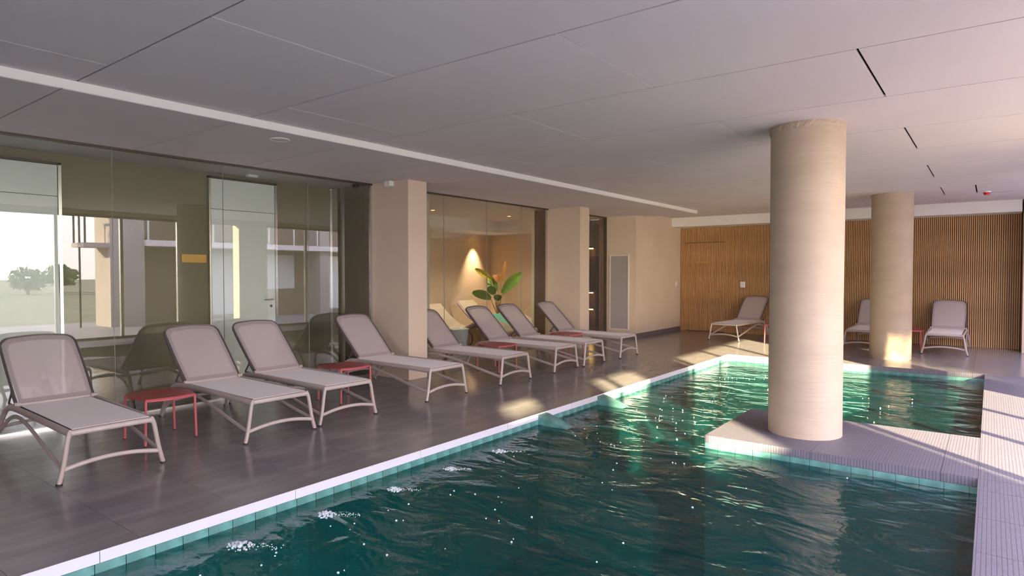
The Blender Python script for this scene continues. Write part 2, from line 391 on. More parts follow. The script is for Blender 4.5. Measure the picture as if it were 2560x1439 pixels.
# ------------------------------------------------------------------ beige piers, end walls
def pier(name, x0, x1, y0, y1, z1=ZL + .05): return struct(bx(name, (x0, x1, y0, y1, 0, z1), 'plaster', bevel=.004))
tag(pier('pier', XG - .05, -6.40, 6.06, 6.42), 'beige rectangular pier nearest the camera between two glass partitions', 'pier')
tag(pier('pier', XG - .05, -6.40, 10.617, 10.97), 'beige rectangular pier between the wide glass and the narrow glass', 'pier')
wl = struct(bx('wall_left', (XG - .05, XL, 13.04, YB, 0, ZU + .02), 'plaster', bevel=.004))
struct(obj('baseboard_left', lambda b: (box(b, XL, XL + .012, 13.03, YB, 0, .10), box(b, XG, XL + .012, 13.028, 13.04, 0, .10)), 'skirt'))
struct(obj('wall_near', lambda b: (box(b, -12, -2.99, YN - .2, YN, -.2, ZU + .1), box(b, -3.0, XW + .3, YN - .2, YN, -1.4, -.30), box(b, -3.0, XW + .3, YN - .2, YN, 2.75, ZU + .2)), 'plaster'))
wn = struct(empty('fill_window', (-3, YN - .1, 0)))  # unseen glazed end, added to let fill light into the hall
obj('bottom_rail', lambda b: box(b, .01, XW + 3, -.04, .04, 0, .06), 'bronze', wn)
obj('top_rail', lambda b: box(b, .01, XW + 3, -.04, .04, 2.70, 2.75), 'bronze', wn)
for i in range(4):
    xx = .04 + i * 1.395
    obj('mullion', lambda b: box(b, xx - .03, xx + .03, -.04, .04, .06, 2.70), 'alu', wn)
    if i < 3: obj('glass_pane', lambda b: b.faces.new([b.verts.new(p) for p in ((xx + .03, 0, .06), (xx + 1.365, 0, .06), (xx + 1.365, 0, 2.70), (xx + .03, 0, 2.70))]), 'wglass', wn)
struct(obj('wall_right', lambda b: (box(b, XW, XW + .3, 14.6, YB + .2, -.1, ZU + .2), box(b, XW, XW + .3, 8.75, 9.5, -.1, ZU + .2), box(b, XW, XW + .3, YN - .2, YB, 2.75, ZU + .2)), 'plaster'))
struct(bx('wall_return', (.47, XW, 15.0, YB, 0, ZU + .02), 'plaster'))

# ------------------------------------------------------------------ slatted oak back wall
wb = struct(bx('wall_back', (XG, XW + .3, YB + .03, YB + .3, -.1, ZU + .1), 'woodd'))
SP = .0342
sl = mesh('slat', lambda b: box(b, -.0105, .0105, -.028, .0, 0, 2.625), 'wood')
sld = mesh('slat', lambda b: box(b, -.0105, .0105, -.028, .0, .012, 2.232), 'wood')
slt = mesh('slat', lambda b: box(b, -.0105, .0105, -.028, .0, 2.244, 2.625), 'wood')
DX0, DX1 = -6.235, -5.25
dr = empty('door_3', ((DX0 + DX1) / 2, YB + .03, 0)); struct(dr)
obj('door_leaf', lambda b: box(b, (DX0 - DX1) / 2 + .006, (DX1 - DX0) / 2 - .006, -.006, 0, .01, 2.234), 'brown', dr)
x = XL + .02
while x < .465:
    if DX0 < x < DX1:
        link('slat', sld, dr, (x - (DX0 + DX1) / 2, -.006, 0)); link('slat', slt, wb, (x - wb.location.x, YB + .03 - wb.location.y, -wb.location.z))
    else: link('slat', sl, wb, (x - wb.location.x, YB + .03 - wb.location.y, -wb.location.z))
    x += SP
hd = obj('handle', lambda b: (tube(b, [(-.0, -.035, 0), (-.0, -.075, 0)], .011), tube(b, [(.012, -.075, 0), (-.10, -.075, 0)], .009)), 'chrome', dr, (.42, 0, 1.015), smooth=True)
sg = tag(obj('door_sign', lambda b: (box(b, -.18, .18, -.008, 0, 0, .035)), 'gold', loc=(-5.80, YB - .006, 1.725)), 'thin brass strip sign on the slatted door', 'sign')
sw = tag(empty('light_switch', (-4.808, YB + .0, 1.12)), 'white double switch plate on the slatted oak wall above lounger', 'switch')
obj('plate', lambda b: box(b, -.06, .06, -.012, 0, 0, .14), 'white', sw, bevel=.003)
for s in (-.027, .027): obj('rocker', lambda b, s=s: box(b, s - .022, s + .022, -.018, -.011, .025, .115), 'white', sw)
sw2 = tag(empty('light_switch', (XL, 15.30, 1.13)), 'small white switch plate on the beige wall near the corner', 'switch')
obj('plate', lambda b: box(b, 0, .011, -.05, .05, 0, .13), 'white', sw2, bevel=.003)
obj('rocker', lambda b: box(b, .010, .017, -.03, .03, .03, .10), 'white', sw2)

# louvred access panel
lv = tag(empty('louvre_panel', (-6.805, 13.04, .17)), 'tall white framed grey louvre panel in the beige wall', 'vent')
def lframe(b):
    for d in ((-.245, -.222, 0, 1.72), (.222, .245, 0, 1.72)): box(b, d[0], d[1], -.03, 0, d[2], d[3])
    box(b, -.222, .222, -.03, 0, 0, .025); box(b, -.222, .222, -.03, 0, 1.695, 1.72)
obj('frame', lframe, 'louvf', lv); obj('backing', lambda b: box(b, -.222, .222, -.004, 0, .025, 1.695), 'skirt', lv)
blade = mesh('blade', lambda b: prism(b, [(-.006, 0), (-.022, .0), (-.010, .038), (-.004, .038)], 'x', -.22, .22), 'louv')
for k in range(43): link('blade', blade, lv, (0, 0, .027 + k * .0388))

# ------------------------------------------------------------------ glass partitions
def glazing(name, ys, z1, label=None, headm='bronze'):
    r = empty(name, (XG, (ys[0] + ys[-1]) / 2, 0)); struct(r); oy = r.location.y
    for a, b in zip(ys, ys[1:]):
        obj('glass_pane', lambda q: prism_plane(q, a - oy + .002, b - oy - .002, .02, z1 - .01), 'glass', r)
    for a in ys[1:-1]: obj('silicone_joint', lambda q: box(q, -.004, .004, a - oy - .0022, a - oy + .0022, .02, z1 - .01), 'joint', r)
    obj('head_channel', lambda q: box(q, -.03, .03, ys[0] - oy, ys[-1] - oy, z1 - .022, z1), headm, r)
    obj('sill_channel', lambda q: box(q, -.025, .03, ys[0] - oy, ys[-1] - oy, 0, .022), 'alu', r)
    return r
def prism_plane(b, y0, y1, z0, z1):
    v = [b.verts.new(p) for p in ((0, y0, z0), (0, y1, z0), (0, y1, z1), (0, y0, z1))]; b.faces.new(v)
g1 = glazing('window_1', [YN, -2.0, -.82, .345, 1.51, 2.677, 3.844, 5.0, 6.06], ZL)
obj('end_post', lambda q: box(q, -.02, .02, 6.03 - g1.location.y, 6.06 - g1.location.y, .02, ZL - .02), 'alu', g1)
g2 = glazing('window_2', [6.42, 7.587, 8.69, 9.725, 10.617], ZL)
g3 = glazing('window_3', [10.97, 13.04], ZL)
obj('end_post', lambda q: box(q, -.03, .03, 13.0 - g3.location.y, 13.04 - g3.location.y, .02, ZL - .02), 'bronze', g3)

# ------------------------------------------------------------------ corridor behind the near glass
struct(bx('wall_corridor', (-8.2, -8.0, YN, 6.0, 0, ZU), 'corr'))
struct(obj('ceiling_corridor', lambda b: (box(b, -8.2, XG - .061, YN, 6.0, ZL, ZL + .02), box(b, -11.2, XG - .061, 6.0, 13.7, ZL + .02, ZL + .05)), 'ceil'))
def inner_door(name, y0, y1, zt, zs, handle):
    d = struct(empty(name, (-8.0, (y0 + y1) / 2, 0))); h = (y1 - y0) / 2
    obj('leaf', lambda b: box(b, 0, .035, -h + .01, h - .035, .008, zs - .004), 'doorw', d)
    obj('transom_panel', lambda b: box(b, 0, .035, -h + .01, h - .035, zs + .004, zt), 'doorw', d)
    obj('jamb', lambda b: box(b, 0, .05, h - .03, h, 0, zt + .02), 'alu', d)
    obj('jamb', lambda b: box(b, 0, .05, -h - .02, -h, 0, zt + .02), 'alu', d)
    obj('head_rail', lambda b: box(b, 0, .05, -h - .02, h, zt + .003, zt + .03), 'bronze', d)
    if handle:
        hh = obj('lever_handle', lambda b: (tube(b, [(.035, 0, 0), (.085, 0, 0)], .011), tube(b, [(.085, .01, 0), (.085, -.07, .002), (.083, -.13, 0)], .009)), 'chrome', d, (0, h - .10, 1.12), smooth=True)
        obj('rose', lambda b: tube(b, [(.034, 0, 0), (.045, 0, 0)], .026, seg=16), 'chrome', d, (0, h - .10, 1.12), smooth=True)
        obj('keyhole', lambda b: tube(b, [(.034, 0, 0), (.041, 0, 0)], .018, seg=12), 'black', d, (0, h - .10, 1.03), smooth=True)
inner_door('door_1', 1.42, 2.48, 2.64, 2.31, False)
inner_door('door_2', 4.10, 5.045, 2.70, 2.31, True)
tag(bx('corridor_sign', (-8.0, -7.99, 3.75, 4.06, 1.62, 1.72), 'gold'), 'brass sign on the corridor wall left of the white door', 'sign')
# glass cross partition with a framed door
cp = struct(empty('window_4', (-7.6, 5.97, 0)))
def cg(b):
    for x0, x1 in ((-1.4, -.42), (-.40, .40)):
        v = [b.verts.new(p) for p in ((x0, 0, .02), (x1, 0, .02), (x1, 0, 2.74), (x0, 0, 2.74))]; b.faces.new(v)
obj('glass_pane', cg, 'glass', cp)
obj('head_track', lambda b: (box(b, -.42, .40, -.03, .03, 2.745, 2.768)), 'alu', cp)
for x_ in (-.40, -.11): obj('door_post', lambda b, x_=x_: box(b, x_ - .018, x_ + .018, -.02, .02, 0, 2.745), 'alu', cp)
cm = tag(empty('security_camera', (-7.26, 5.86, ZL)), 'small dark dome camera on the corridor ceiling corner by the pier', 'camera')
obj('base', lambda b: cyl(b, (0, 0), .055, -.02, 0), 'white', cm, smooth=True)
obj('dome', lambda b: cyl(b, (0, 0), .042, -.06, -.02, r2=.05), 'black', cm, smooth=True)
em = tag(empty('emergency_light', (-7.75, 4.55, ZL)), 'small white emergency lamp on the corridor ceiling above white door', 'lamp')
obj('housing', lambda b: box(b, -.04, .04, -.07, .07, -.03, 0), 'white', em, bevel=.004)
obj('lens', lambda b: box(b, -.03, .03, -.06, .06, -.036, -.03), 'louv', em)

# ------------------------------------------------------------------ lounge room behind the middle glass
struct(obj('wall_lounge', lambda b: (box(b, -11.2, -11.0, 6.0, 13.7, 0, ZU), box(b, -11.2, -8.4, 13.5, 13.7, 0, ZU), box(b, -11.2, -8.0, 5.98, 6.1, 0, ZU), box(b, -11.2, XG - .05, 7.22, 7.3, 0, ZU) , box(b, -8.4, -8.3, 11.95, 14.6, 0, ZU), box(b, -7.95, XG, 14.1, 14.3, 0, ZU), box(b, -9.5, XG, 14.35, 14.5, 0, ZU)), 'plaster'))
struct(bx('door_4', (-7.56, XG + .03, 10.72, 10.80, 0, ZL), 'brown'))
struct(bx('trim_5', (-7.62, -7.56, 10.70, 10.82, 0, ZL), 'louvf'))
struct(obj('trim_4', lambda b: (box(b, -11.0, -10.1, 6.1, 13.5, 2.5, ZL + .02), box(b, -10.1, -8.2, 12.7, 13.5, 2.5, ZL + .02)), 'lip'))
def spot(loc, tgt, e, size, col=(1, .72, .45), rad=.03):
    l = bpy.data.lights.new('lounge_spot', 'SPOT'); l.energy = e; l.spot_size = R(size); l.spot_blend = .9; l.color = col; l.shadow_soft_size = rad
    o = bpy.data.objects.new('lounge_spot', l); C.objects.link(o); o.location = loc
    o.rotation_euler = (Vector(tgt) - Vector(loc)).to_track_quat('-Z', 'Y').to_euler(); return o
def downlight(loc, lab):
    d = tag(empty('recessed_downlight', loc), lab, 'lamp')
    obj('ring', lambda b: tube(b, [(.045 * math.cos(a), .045 * math.sin(a), -.003) for a in [k * math.pi / 8 for k in range(16)]], .007, seg=6, closed=True), 'white', d, smooth=True)
    obj('bulb', lambda b: cyl(b, (0, 0), .036, -.002, 0), 'amber', d)
downlight((-10.75, 12.75, 2.5), 'small warm recessed downlight washing the lounge wall behind plant')
spot((-10.72, 12.75, 2.47), (-10.98, 12.75, .8), 110, 60)
downlight((-9.3, 9.5, ZL + .02), 'unseen warm downlight added over the cream lounge beds to brighten the room')
spot((-9.3, 9.5, ZL - .02), (-9.3, 9.5, 0), 75, 140, (1, .80, .58))  # unseen lamp, added to lift the lounge brightness
spot((-8.9, 11.6, ZL - .02), (-9.2, 11.9, 0), 70, 120, (1, .80, .58))  # second unseen lamp, added to brighten the plant end
downlight((-8.9, 11.6, ZL + .02), 'unseen warm downlight added over the potted banana plant to brighten the room')
# sauna-bar shelves behind the narrow glass
sh = tag(empty('backlit_shelf', (-8.12, 14.1, 0)), 'dark wooden shelf unit with three amber light strips behind narrow glass', 'shelf')
obj('back_panel', lambda b: box(b, -.16, .16, .10, .14, 0, 2.70), 'brown', sh)
for x_ in (-.17, .17): obj('side_panel', lambda b, x_=x_: box(b, x_ - .012, x_ + .012, -.18, .14, 0, 2.70), 'brown', sh)
for z_ in (.56, .98, 2.10):
    s_ = obj('shelf_board', lambda b: box(b, -.155, .10, -.16, .10, 0, .025), 'brown', sh, (0, 0, z_))
    obj('light_strip', lambda b: box(b, -.15, .09, -.155, -.14, -.02, 0), 'amber', s_)

# potted banana plant
pl = tag(empty('potted_banana_plant', (-9.6, 12.07, 0)), 'broad-leaved banana plant in a dark pot behind the glass', 'plant')
obj('pot', lambda b: cyl(b, (0, 0), .17, 0, .42, 28, r2=.24), 'pot', pl, smooth=True)
obj('soil', lambda b: cyl(b, (0, 0), .22, .40, .425, 24), 'soil', pl)
def leaf(b, base, d, L, Wd, bend, up):
    """curved banana blade with a mid-rib fold and real thickness"""
    d = Vector(d).normalized(); side = d.cross(Vector((-.606, .795, .35))); side = side.normalized() if side.length > .1 else Vector((1, 0, 0))
    rows = []
    for i in range(11):
        t = i / 10; c = Vector(base) + d * L * t + Vector((0, 0, -bend * t * t * L)) + Vector((0, 0, up * t * L))
        wd = Wd * math.sin(math.pi * (t * .9 + .06)) ** .7
        rows.append([c + side * wd * s + Vector((.606, -.795, .3)) * (abs(s) * wd * .35) for s in (-1, -.5, 0, .5, 1)])
    T = [[b.verts.new(p) for p in r] for r in rows]; Bt = [[b.verts.new(p - Vector((0, 0, .004))) for p in r] for r in rows]
    for i in range(10):
        for j in range(4):
            b.faces.new((T[i][j], T[i][j + 1], T[i + 1][j + 1], T[i + 1][j])); b.faces.new((Bt[i][j + 1], Bt[i][j], Bt[i + 1][j], Bt[i + 1][j + 1]))
        b.faces.new((T[i][0], T[i + 1][0], Bt[i + 1][0], Bt[i][0])); b.faces.new((T[i + 1][4], T[i][4], Bt[i][4], Bt[i + 1][4]))
# camera-right in the room plane is roughly (.79,.61)
rx = Vector((.795, .606, 0)); ry = Vector((-.606, .795, 0))
def LF(px, pz, dx, dz, L, Wd, bend, m, dy=0):
    base = rx * px + Vector((0, 0, pz)); d = rx * dx + Vector((0, 0, dz)) + ry * dy
    obj('stalk', lambda b: tube(b, smooth_path([(0, 0, .40), base * .5 + Vector((0, 0, .2)), base], 4), .012, seg=6), 'stem', pl, smooth=True)
    obj('leaf', lambda b: leaf(b, base, d, L, Wd, bend, 0), m, pl, smooth=True)
LF(.10, .98, .62, .75, .78, .13, .12, 'leaf', .12)
LF(-.06, 1.02, -.35, .85, .42, .13, .1, 'leaf', .3)
LF(-.16, 1.30, -.75, .62, .52, .075, .1, 'leafy')
LF(-.18, .84, -.75, .42, .52, .12, .15, 'leaf', -.2)
LF(.0, 1.25, -.12, .98, .38, .11, .5, 'leafd', .15)
LF(.10, 1.28, .16, 1.0, .50, .04, 0, 'leafd', 0)
LF(.0, .80, -.05, .5, .25, .10, .1, 'leaf', -.5)
LF(-.10, .95, -.3, .6, .30, .11, .1, 'leaf', -.4)
# cream ceramic loungers (wave profile)
def wave_bed(loc, rz, lab, shell):
    t = tag(empty('wave_lounge_bed', loc, rz), lab, 'lounger')
    top = smooth_path([(-.90, .80), (-.60, .52), (-.25, .34), (.1, .38), (.42, .52), (.70, .44), (.98, .32)], 5)
    def prof(off): return [(p.x, p.y + off) for p in top]
    sm = [Vector((a, b, 0)) for a, b in [(-.90, .80), (-.60, .52), (-.25, .34), (.1, .38), (.42, .52), (.70, .44), (.98, .32)]]
    q = smooth_path(sm, 5)
    obj('shell', lambda b: prism(b, [(p.x, p.y) for p in q] + [(p.x, p.y - .05) for p in reversed(q)], 'y', -.33, .33), shell, t, smooth=True)
    obj('cushion', lambda b: prism(b, [(p.x, p.y + .03) for p in q] + [(p.x, p.y + .001) for p in reversed(q)], 'y', -.30, .30), 'cream', t, smooth=True)
    obj('piping', lambda b: (tube(b, [(p.x, -.335, p.y - .02) for p in q], .012, seg=6), tube(b, [(p.x, .335, p.y - .02) for p in q], .012, seg=6)), 'purple', t, smooth=True)
    obj('base', lambda b: prism(b, [(-.5, 0), (.75, 0), (.66, .40), (.42, .46), (.1, .33), (-.25, .29), (-.42, .36)], 'y', -.24, .24), 'tan', t)
wave_bed((-8.41, 9.60, 0), R(8), 'cream wave-shaped lounge bed behind glass beside pale blue bin', 'tan')
wave_bed((-9.0, 11.28, 0), R(4), 'cream wave-shaped lounge bed deeper in the room near plant', 'cream')
bk = tag(empty('waste_bin', (-8.02, 8.88, 0)), 'pale blue round bin with black handle behind the glass', 'bin')
obj('body', lambda b: (cyl(b, (0, 0), .145, 0, .42, 28, r2=.19)), 'bucket', bk, smooth=True)
obj('rim', lambda b: tube(b, [(.19 * math.cos(a), .19 * math.sin(a), .42) for a in [k * math.pi / 12 for k in range(24)]], .010, seg=6, closed=True), 'bucket', bk, smooth=True)
obj('handle', lambda b: tube(b, smooth_path([(.14, .13, .36), (.19, .17, .30), (.19, .17, .16), (.13, .13, .1)], 4), .012, seg=6), 'black', bk, smooth=True)
mc = tag(empty('mint_chair', (-7.97, 10.37, 0), R(3)), 'mint green tilted lounge chair with black legs behind the glass', 'chair')
obj('backrest', lambda b: prism(b, [(-.42, .58), (-.36, .62), (.02, .28), (-.03, .23)], 'y', -.19, .19), 'mint', mc, bevel=.01)
obj('seat', lambda b: prism(b, [(-.03, .23), (.0, .28), (.30, .31), (.30, .27)], 'y', -.19, .19), 'mint', mc, bevel=.008)
for s in (-.17, .17): obj('leg', lambda b, s=s: (tube(b, [(-.12, s, 0), (.14, s, .27), (.30, s, 0)], .012, seg=6)), 'black', mc, smooth=True)
st = tag(empty('side_stand', (-7.43, 10.17, 0)), 'small stand holding white cups behind the glass near pier', 'table')
obj('top', lambda b: cyl(b, (0, 0), .10, .44, .46), 'chrome', st, smooth=True); obj('pole', lambda b: cyl(b, (0, 0), .015, .02, .44, 10), 'chrome', st, smooth=True); obj('foot', lambda b: cyl(b, (0, 0), .10, 0, .02), 'chrome', st, smooth=True)
tag(bx('white_box', (-7.43, -7.36, 10.15, 10.22, .46, .54), 'white', bevel=.005), 'small white box on the stand behind the glass', 'box')
tag(obj('white_cup', lambda b: cyl(b, (0, 0), .03, 0, .07, 16, r2=.037), 'white', loc=(-7.48, 10.13, .46), smooth=True), 'small white cup beside the white box on the stand', 'cup')
def ball(b, r): bmesh.ops.create_icosphere(b, subdivisions=3, radius=r)
gl_ = tag(empty('globe_lamp', (-7.30, 10.38, 0)), 'small white globe floor lamp low behind the glass', 'lamp')
obj('globe', lambda b: ball(b, .05), 'white', gl_, (0, 0, .33), smooth=True); obj('stem', lambda b: cyl(b, (0, 0), .012, 0, .29, 8), 'chrome', gl_, smooth=True)

# ------------------------------------------------------------------ round columns
def column(cx_, cy_, lab):
    t = struct(tag(empty('round_column', (cx_, cy_, 0)), lab, 'column')); r = .3165
    def body(b):
        seg = 64; zs = [0, .02, .6, 1.2, 1.8, 2.4, ZU - .03]
        rings = [[b.verts.new(((r + (.0015 * math.sin(7 * a + z * 3))) * math.cos(a), (r + .0015 * math.sin(5 * a)) * math.sin(a), z)) for a in [2 * math.pi * j / seg for j in range(seg)]] for z in zs]
        for A, B in zip(rings, rings[1:]):
            for j in range(seg): b.faces.new((A[j], A[(j + 1) % seg], B[(j + 1) % seg], B[j]))
        b.faces.new(rings[0][::-1]); b.faces.new(rings[-1])
    obj('shaft', body, 'column', t, smooth=True)
    def cuff(b):   # ragged filler where the shaft meets the ceiling
        seg = 96; rings = []
        for rr, z in ((r + .002, ZU - .05), (r + .006, ZU - .02), (r + .002, ZU + .012)):
            rings.append([b.verts.new(((rr + random.uniform(-.003, .005)) * math.cos(a), (rr + random.uniform(-.003, .005)) * math.sin(a), z + (random.uniform(-.014, .012) if z < ZU else 0))) for a in [2 * math.pi * j / seg for j in range(seg)]])
        for A, B in zip(rings, rings[1:]):
            for j in range(seg): b.faces.new((A[j], A[(j + 1) % seg], B[(j + 1) % seg], B[j]))
    obj('ceiling_joint', cuff, 'column', t)
column(-1.3766, 6.3449, 'large round beige column standing on the poolside peninsula')
column(-1.385, 12.72, 'round beige column standing beyond the far end of pool')

# ------------------------------------------------------------------ ceiling fittings
def disc(b, r, z0, z1): cyl(b, (0, 0), r, z0, z1, 32)
sp_ = tag(empty('ceiling_speaker', (-5.46, 3.5, ZL)), 'flush round ceiling speaker in the lowered ceiling above loungers', 'speaker')
obj('grille', lambda b: disc(b, .085, -.005, 0), 'ceil', sp_); obj('rim', lambda b: tube(b, [(.088 * math.cos(a), .088 * math.sin(a), -.003) for a in [k * math.pi / 16 for k in range(32)]], .005, seg=6, closed=True), 'white', sp_, smooth=True)
sd = tag(empty('smoke_detector', (-.081, 13.19, ZU)), 'red and white smoke detector on the ceiling near back wall', 'detector')
obj('base', lambda b: disc(b, .06, -.02, 0), 'white', sd, smooth=True); obj('head', lambda b: cyl(b, (0, 0), .04, -.06, -.02, 24, r2=.055), 'detred', sd, smooth=True)
jb = tag(empty('junction_box', (-6.74, 6.02, 2.70)), 'small square white box high on the nearest beige pier', 'box')
obj('housing', lambda b: box(b, -.055, .055, -.04, .04, 0, .072), 'white', jb, bevel=.004)
obj('cover', lambda b: box(b, .0, .05, -.045, -.04, .006, .066), 'louvf', jb)

# ------------------------------------------------------------------ sun loungers
def make_lounger():
    t = empty('sun_lounger', (0, 0, 0))
    Z = .352
    for s in (-1, 1):
        y = lambda v: v * s
        rail = smooth_path([(-.00, y(.272), Z), (-.30, y(.280), Z + .006), (-.80, y(.287), Z + .010), (-1.22, y(.292), Z + .010), (-1.42, y(.298), Z - .0), (-1.53, y(.306), Z - .055), (-1.62, y(.325), .17), (-1.70, y(.342), .012)], 5)
        obj('side_rail', lambda b: tube(b, rail, .028, .0155, side=(0, 0, 1), seg=10, taper=[1] * len(rail)), 'frame', t, smooth=True)
        leg = smooth_path([(-.012, y(.268), Z + .012), (-.004, y(.285), Z - .03), (0, y(.315), .14), (.004, y(.345), .012)], 4)
        obj('leg', lambda b: tube(b, leg, .019, .0165, side=(1, 0, 0), seg=10), 'frame', t, smooth=True)
        br = smooth_path([(-.005, y(.322), .11), (-.30, y(.316), .165), (-.70, y(.306), .248), (-1.0, y(.301), .298), (-1.20, y(.300), .306), (-1.38, y(.304), .268), (-1.50, y(.312), .20), (-1.62, y(.327), .12)], 4)
        obj('brace', lambda b: tube(b, br, .018, .011, side=(0, 0, 1), seg=8), 'frame', t, smooth=True)
        for x_, yy in ((.004, .346), (-1.70, .343)):
            obj('rubber_foot', lambda b: cyl(b, (x_, y(yy)), .021, 0, .014, 14), 'rubber', t, smooth=True)
        # hinge and triangular back bracket
        obj('hinge', lambda b: tube(b, [(-1.27, y(.255), .392), (-1.27, y(.300), .392)], .020, seg=12), 'frame', t, smooth=True)
        obj('bracket', lambda b: (tube(b, [(-1.385, y(.288), .485), (-1.47, y(.290), .385)], .013, .007, side=(0, 0, 1), seg=6), tube(b, [(-1.47, y(.290), .380), (-1.28, y(.288), .380)], .010, .007, side=(0, 0, 1), seg=6), tube(b, [(-1.30, y(.288), .405), (-1.40, y(.288), .49)], .016, .007, side=(0, 0, 1), seg=6)), 'framed', t, smooth=True)
    obj('foot_rail', lambda b: tube(b, smooth_path([(-.008, -.272, Z + .002), (-.0, -.12, Z + .004), (-.0, .12, Z + .004), (-.008, .272, Z + .002)], 4), .021, .016, side=(0, 0, 1), seg=10), 'frame', t, smooth=True)
    obj('stretcher', lambda b: tube(b, smooth_path([(.0, -.320, .103), (.0, -.16, .132), (.0, 0, .142), (.0, .16, .132), (.0, .320, .103)], 4), .016, .012, side=(0, 0, 1), seg=10), 'frame', t, smooth=True)
    obj('rear_stretcher', lambda b: tube(b, smooth_path([(-1.62, -.325, .16), (-1.62, 0, .185), (-1.62, .325, .16)], 4), .014, .011, side=(0, 0, 1), seg=8), 'frame', t, smooth=True)
    # seat : tray frame with a dark gap and a sling
    obj('seat_frame', lambda b: box(b, -1.27, -.012, -.262, .262, Z + .002, Z + .020), 'framed', t, bevel=.004)
    def seat(b):
        nx, ny = 16, 6; g_ = []
        for i in range(nx + 1):
            x = -1.262 + 1.244 * i / nx; row = []
            for j in range(ny + 1):
                v = -.256 + .512 * j / ny; sag = -.006 * (1 - (v / .256) ** 2) * math.sin(math.pi * i / nx)
                row.append(b.verts.new((x, v, Z + .029 + sag)))
            g_.append(row)
        for i in range(nx):
            for j in range(ny): b.faces.new((g_[i][j], g_[i + 1][j], g_[i + 1][j + 1], g_[i][j + 1]))
        r = bmesh.ops.extrude_face_region(b, geom=list(b.faces)); bmesh.ops.translate(b, verts=[v for v in r['geom'] if isinstance(v, bmesh.types.BMVert)], vec=(0, 0, -.005))
    obj('seat', seat, 'slings', t, smooth=True)
    # backrest : 45 degrees, rounded top corners, slight crown
    A = R(44.5); L = .735
    def P(u, v, w_=0):   # u up the back, v across, w out of the back plane
        return Vector((-1.275 - u * math.cos(A) + w_ * math.sin(A), v, .388 + u * math.sin(A) + w_ * math.cos(A)))
    def outline(hw, L_, rc, crown, u0):
        pts = [(u0, -hw)]
        for k in range(6): pts.append((u0 + (L_ - rc - u0) * (k + 1) / 6, -hw - .008 * math.sin(math.pi * (k + 1) / 6 * .8)))
        for k in range(1, 7):
            a = math.pi / 2 * k / 6; pts.append((L_ - rc + rc * math.sin(a), -hw + rc - rc * math.cos(a)))
        for k in range(1, 8):
            v = -hw + rc + (2 * hw - 2 * rc) * k / 8; pts.append((L_ + crown * math.sin(math.pi * k / 8), v))
        left = [(u, v) for u, v in pts]; 
        return left + [(u, -v) for u, v in reversed([p for p in pts[:-7]])]
    O = outline(.279, L + .004, .087, .016, 0)
    bk_ = obj('backrest_frame', lambda b: tube(b, [P(u, v) for u, v in O], .019, .010, side=(math.sin(A), 0, math.cos(A)), seg=8), 'framed', t, smooth=True)
    obj('lower_bar', lambda b: tube(b, [P(.0, -.275), P(.0, .275)], .014, .010, seg=8), 'frame', t, smooth=True)
    I = outline(.266, L - .008, .080, .016, .004)
    def slingb(b):
        vs = [b.verts.new(P(u, v, .010)) for u, v in I]; b.faces.new(vs)
        bmesh.ops.triangulate(b, faces=b.faces)
    def hem(b):
        I2 = [(max(.05, u * .93), v * .89) for u, v in I]
        I2[0] = (.05, I2[0][1]); I2[-1] = (.05, I2[-1][1])
        for (a, c) in zip(list(zip(I, I2)), list(zip(I, I2))[1:] + [(I[0], I2[0])]):
            q = [P(*a[0], .0125), P(*c[0], .0125), P(*c[1], .0125), P(*a[1], .0125)]
            b.faces.new([b.verts.new(x_) for x_ in q])
    obj('backrest', slingb, 'sling', t); obj('sling_hem', hem, 'hem', t)
    return t
proto = make_lounger()
LG = 'taupe mesh sun loungers around the pool'
near = [(-5.18, 1.915, -1.5, 'taupe sun lounger nearest the camera, at the left edge of the row'),
        (-5.135, 3.279, -1.5, 'taupe sun lounger just behind the nearest red table, its twin beside it'),
        (-5.172, 4.065, -1, 'taupe sun lounger in front of the white door, left of second red table'),
        (-5.166, 5.511, 0, 'taupe sun lounger whose back stands before the first beige pier'),
        (-5.152, 6.860, 0, 'taupe sun lounger with its back partly hidden by first beige pier'),
        (-5.155, 8.148, 1, 'taupe sun lounger right behind the third red table, beside pale blue bin'),
        (-5.135, 8.964, 1, 'taupe sun lounger in front of the potted plant, left of fourth red table'),
        (-5.112, 10.150, 1, 'taupe sun lounger farthest along the glass, before the second beige pier')]
for k, (x, y, a, lab) in enumerate(near):
    o = proto if k == 0 else copy_tree(proto)
    o.location = (x, y, 0); o.rotation_euler = (0, 0, R(a)); tag(o, lab, 'sun lounger', LG)
for x, y, a, lab in [(-4.623, 13.70, -96, 'taupe sun lounger against the slatted wall, left of the big column'),
                     (-1.965, 13.72, -90, 'taupe sun lounger half hidden behind the farther round column'),
                     (-.659, 13.75, -90, 'taupe sun lounger at the right end of the slatted wall')]:
    o = copy_tree(proto); o.location = (x, y, 0); o.rotation_euler = (0, 0, R(a)); tag(o, lab, 'sun lounger', LG)

